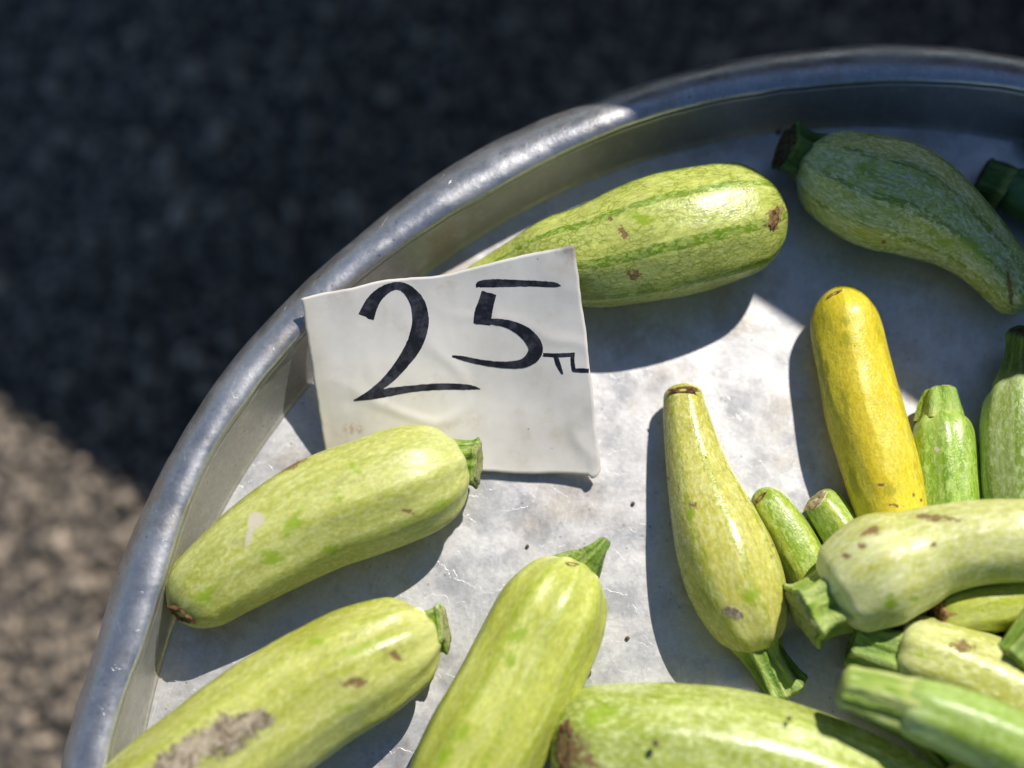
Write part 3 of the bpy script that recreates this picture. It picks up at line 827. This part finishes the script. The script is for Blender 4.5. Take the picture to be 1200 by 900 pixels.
# ------------------------------------------------------------------ price card
N = NT('grubby_card')
uv = N.n('UVMap', uv_map='UVMap').outputs[0]
g = N.n('TexCoord').outputs['Object']
sx = N.n('SeparateXYZ', {0: uv}).outputs
c = N.mix(N.ramp(N.noise(g, 30, 5, 0.65), 0.35, 0.7), (0.80, 0.765, 0.715), (0.68, 0.65, 0.60))
c = N.mix(N.ramp(sx[0], 0.0, 0.10, 0.45, 0.0), c, (0.66, 0.60, 0.46))
c = N.mix(N.math('MULTIPLY', N.ramp(N.noise(g, 55, 5, 0.7), 0.52, 0.70), 0.45), c, (0.58, 0.49, 0.36))
ds = N.n('VectorMath', {0: uv, 1: (1.0, 0.0, 0)}, operation='DISTANCE').outputs['Value']
sm = N.ramp(N.math('ADD', ds, N.math('MULTIPLY', N.noise(g, 160, 4, 0.7), 0.12)), 0.06, 0.15, 0.75, 0)
c = N.mix(sm, c, (0.13, 0.11, 0.11))
d2 = N.n('VectorMath', {0: uv, 1: (0.115, 0.78, 0)}, operation='DISTANCE').outputs['Value']
c = N.mix(N.math('MULTIPLY', N.ramp(d2, 0.015, 0.05, 0.6, 0), N.ramp(N.noise(g, 300, 3), 0.4, 0.6)), c, (0.45, 0.25, 0.13))
vs_ = N.n('TexVoronoi', {'Vector': g, 'Scale': 120.0}).outputs['Distance']
c = N.mix(N.math('MULTIPLY', N.ramp(vs_, 0.03, 0.06, 1, 0), N.ramp(N.noise(g, 45, 2), 0.46, 0.56, 0, 0.75)), c, (0.16, 0.12, 0.09))
h = N.math('ADD', N.math('MULTIPLY', N.noise(g, 16, 2, 0.45), 3.2), N.math('MULTIPLY', N.noise(g, 420, 3), 0.02))
cre = N.n('TexVoronoi', {'Vector': N.vadd(g, N.vscale(N.noise(g, 14, 2, out=1), (0.05, 0.05, 0.05))), 'Scale': 26.0}, feature='DISTANCE_TO_EDGE').outputs['Distance']

M_CARD = N.bsdf(Base_Color=c, Roughness=0.55, Normal=N.bump(h, 0.5, 0.0022), Specular_IOR_Level=0.35)

def card_px(s, t):
    """s to the right, t down the card: pixel of the photograph and height"""
    TL = (353, 350); TR = (673, 287); BL = (384, 548); BR = (704, 556)
    x = (TL[0] * (1 - s) + TR[0] * s) * (1 - t) + (BL[0] * (1 - s) + BR[0] * s) * t
    y = (TL[1] * (1 - s) + TR[1] * s) * (1 - t) + (BL[1] * (1 - s) + BR[1] * s) * t
    # top edge: a shallow hollow right of the middle
    top = np.interp(s, [0, 0.1, 0.28, 0.4, 0.48, 0.55, 0.66, 0.8, 1], [0, -1, -2.5, 0.5, 4.5, 5.5, 2.5, 0.5, 0])
    bot = np.interp(s, [0, 0.6, 0.75, 0.9, 0.955, 0.965, 0.985, 1], [0, 0, 1.2, 0, 0.5, 4.5, 3.0, -6])
    u_ = max(0.0, 1 - t)
    y += top * u_ ** 3 + bot * min(1.1, max(0, t)) ** 20
    x += 1.5 * math.sin(t * 3.1) * s
    ztop = 0.0425 + (0.0520 - 0.0425) * s - 0.0035 * math.sin(math.pi * s)
    x += 1.3 * mnoise.noise(Vector((s * 1.2, t * 7, 3))) + 0.5 * mnoise.noise(Vector((s * 2, t * 25, 5)))
    y += 1.2 * mnoise.noise(Vector((s * 8, t * 1.2, 9))) + 0.4 * mnoise.noise(Vector((s * 30, t * 2, 2)))
    zbot = 0.0035 + 0.004 * s ** 3 + 0.0012 * math.sin(6 * s)
    z = zbot + (ztop - zbot) * u_ ** 1.1 + 0.0012 * math.sin(math.pi * t) * math.sin(5 * s + 1)
    z += 0.0011 * mnoise.noise(Vector((s * 3.1, t * 2.6, 7.7))) + 0.0005 * (1 - min(1.0, abs(mnoise.noise(Vector((s * 2.2 + 4, t * 2.4, 1.1)))) * 9)) * min(1, t * 1.5)
    return x, y, z
def card_pt(s, t, off=0.0):
    x, y, z = card_px(s, t)
    p = P(x, y, z)
    if off:
        x1, y1, z1 = card_px(s + 0.01, t); x2, y2, z2 = card_px(s, t + 0.01)
        nrm = (P(x1, y1, z1) - p).cross(P(x2, y2, z2) - p).normalized()
        if nrm.z < 0: nrm = -nrm
        p = p + nrm * off
    return p
cc = card_pt(0.5, 0.5)
card = thing('price_card', 'white cardboard price card marked 25 TL, propped on the tray rim and a courgette', 'sign', (cc.x, cc.y, 0))
NS, NTT = 90, 70
vs, fs, uvs = [], [], []
for side in (0, 1):
    for j in range(NTT + 1):
        for i in range(NS + 1):
            vs.append(card_pt(i / NS, j / NTT, 0.0 if side == 0 else -0.0005)); uvs.append((i / NS, j / NTT))
W = NS + 1; NB = W * (NTT + 1)
for j in range(NTT):
    for i in range(NS):
        a = j * W + i
        fs.append((a, a + W, a + W + 1, a + 1))
        fs.append((NB + a, NB + a + 1, NB + a + W + 1, NB + a + W))
def edge(a, b): fs.append((a, b, b + NB, a + NB))
for i in range(NS):
    edge(i, i + 1); edge(NTT * W + i + 1, NTT * W + i)
for j in range(NTT):
    edge((j + 1) * W, j * W); edge(j * W + NS, (j + 1) * W + NS)
sheet = mesh_obj('card_sheet', vs, fs, M_CARD, card)
ul = sheet.data.uv_layers.new(name='UVMap')
for lp in sheet.data.loops: ul.data[lp.index].uv = uvs[lp.vertex_index]

N = NT('marker_ink')
g = N.n('TexCoord').outputs['Object']
c = N.mix(N.ramp(N.noise(g, 160, 5, 0.75), 0.42, 0.66), (0.012, 0.012, 0.019), (0.055, 0.055, 0.072))
M_INK = N.bsdf(Base_Color=c, Roughness=0.5, Specular_IOR_Level=0.35)

def solve_st(px, py):
    s, t = (px - 353) / 330, (py - 330) / 230
    for _ in range(12):
        x, y, _z = card_px(s, t)
        x1, y1, _z = card_px(s + 1e-3, t); x2, y2, _z = card_px(s, t + 1e-3)
        J = np.array([[x1 - x, x2 - x], [y1 - y, y2 - y]]) / 1e-3
        d = np.linalg.solve(J, np.array([px - x, py - y]))
        s += d[0]; t += d[1]
    return s, t
def ink(strokes, name, base_off):
    vs, fs = [], []
    for si, st in enumerate(strokes):
        p = [np.array((330 + a * 0.35556, 260 + b * 0.35556, w * 0.35556)) for a, b, w in st]
        p = [2 * p[0] - p[1]] + p + [2 * p[-1] - p[-2]]
        path = []
        for i in range(1, len(p) - 2):
            for k in range(14):
                t = k / 14
                a, b, c, d = p[i - 1], p[i], p[i + 1], p[i + 2]
                path.append(0.5 * ((2 * b) + (-a + c) * t + (2 * a - 5 * b + 4 * c - d) * t * t + (-a + 3 * b - 3 * c + d) * t ** 3))
        path.append(p[-2])
        nx = 6
        b0 = len(vs)
        for i, c in enumerate(path):
            q0 = path[max(0, i - 1)]; q1 = path[min(len(path) - 1, i + 1)]
            d = q1[:2] - q0[:2]; d = d / (np.linalg.norm(d) + 1e-9); nn = np.array([-d[1], d[0]])
            w = max(0.4, c[2]) / 2
            for k in range(nx + 1):
                f = k / nx * 2 - 1
                jit = 0.35 * mnoise.noise(Vector((i * 0.35, k * 0.1 if abs(f) < 1 else f * 5, si * 3.0))) * (abs(f) > 0.99)
                endj = 0.0
                if i == 0: endj = 1.6 * mnoise.noise(Vector((k * 1.7, si * 2.2, 0.5)))
                v = c[:2] + nn * (f * w + jit * np.sign(f) * 1.3) + d * endj
                s_, t_ = solve_st(v[0], v[1])
                vs.append(card_pt(s_, t_, base_off + 0.00003 * si))
        for i in range(len(path) - 1):
            for k in range(nx):
                a = b0 + i * (nx + 1) + k
                fs.append((a, a + 1, a + nx + 2, a + nx + 1))
    return mesh_obj(name, vs, fs, M_INK, card)
ink([[(278,314,54),(300,265,44),(332,230,34),(375,211,26),(412,222,34),(445,262,48),(457,310,54),(455,350,55),(437,405,52),(398,465,42),(350,520,32),(295,562,20),(238,589,4)],
     [(240,589,3),(300,574,22),(350,562,28),(430,550,22),(520,543,22),(600,544,19),(635,547,12),(655,551,2)]], 'digit_two', 0.00006)
ink([[(641,214,6),(655,205,22),(700,202,27),(740,202,25),(820,203,20),(880,206,19),(905,208,15),(921,211,2)],
     [(684,233,50),(674,268,52),(665,300,58),(660,338,56)],
     [(640,328,18),(690,328,20),(750,338,28),(805,368,42),(836,410,48),(828,443,44),(792,467,30),(730,471,22),(660,463,18),(600,450,15),(562,442,6)]], 'digit_five', 0.00006)
ink([[(862,438,12),(910,440,14),(966,437,13)], [(903,442,15),(912,470,16),(926,502,7)], [(960,432,13),(959,460,13),(963,488,14)], [(958,489,9),(985,489,14),(1013,490,12)]], 'currency_letters', 0.00006)

# ------------------------------------------------------------------ crumbs of soil on the tray and fruit
M_CRUMB = plain_mat('dry_soil', (0.10, 0.07, 0.045), (0.22, 0.16, 0.10), 900, 0.95)
crumbs = [(735,748,3,'tiny dark soil crumb on bare metal left of the narrow necked courgette', 0),
          (689,789,4.5,'round brown soil crumb on the bare tray above the torn blossom end', 0),
          (768,871,4.5,'grey brown soil crumb stuck on the glossy mottled courgette', 0.0585),
          (912,156,3,'small dark crumb on the shaded tray beside the upper stem', 0),
          (618,640,2.5,'speck of soil on bare metal between the card and the horned courgette', 0),
          (742,590,2.5,'speck of soil on bare metal at the edge of the narrow necked courgette shadow', 0),
          (925,842,3.5,'soil crumb on the glossy mottled courgette near its shaded end', 0.052),
          (836,154,5,'dark soil crumb on the shaded tray above the netted courgette', 0)]
for k, (x, y, r, lab, z) in enumerate(crumbs):
    c = P(x, y, z); rr = r / FPX * depth(c)
    m = iv * rr
    vs = [c + Vector(v) * (1 + 0.35 * mnoise.noise(Vector(v) * 300 + Vector((k * 7, 0, 0)))) + Vector((0, 0, rr * 0.5)) for v in m.tolist()]
    o = mesh_obj('soil_crumb', vs, [tuple(f) for f in itf], M_CRUMB)
    tag(o, lab, 'crumb', 'soil crumbs')
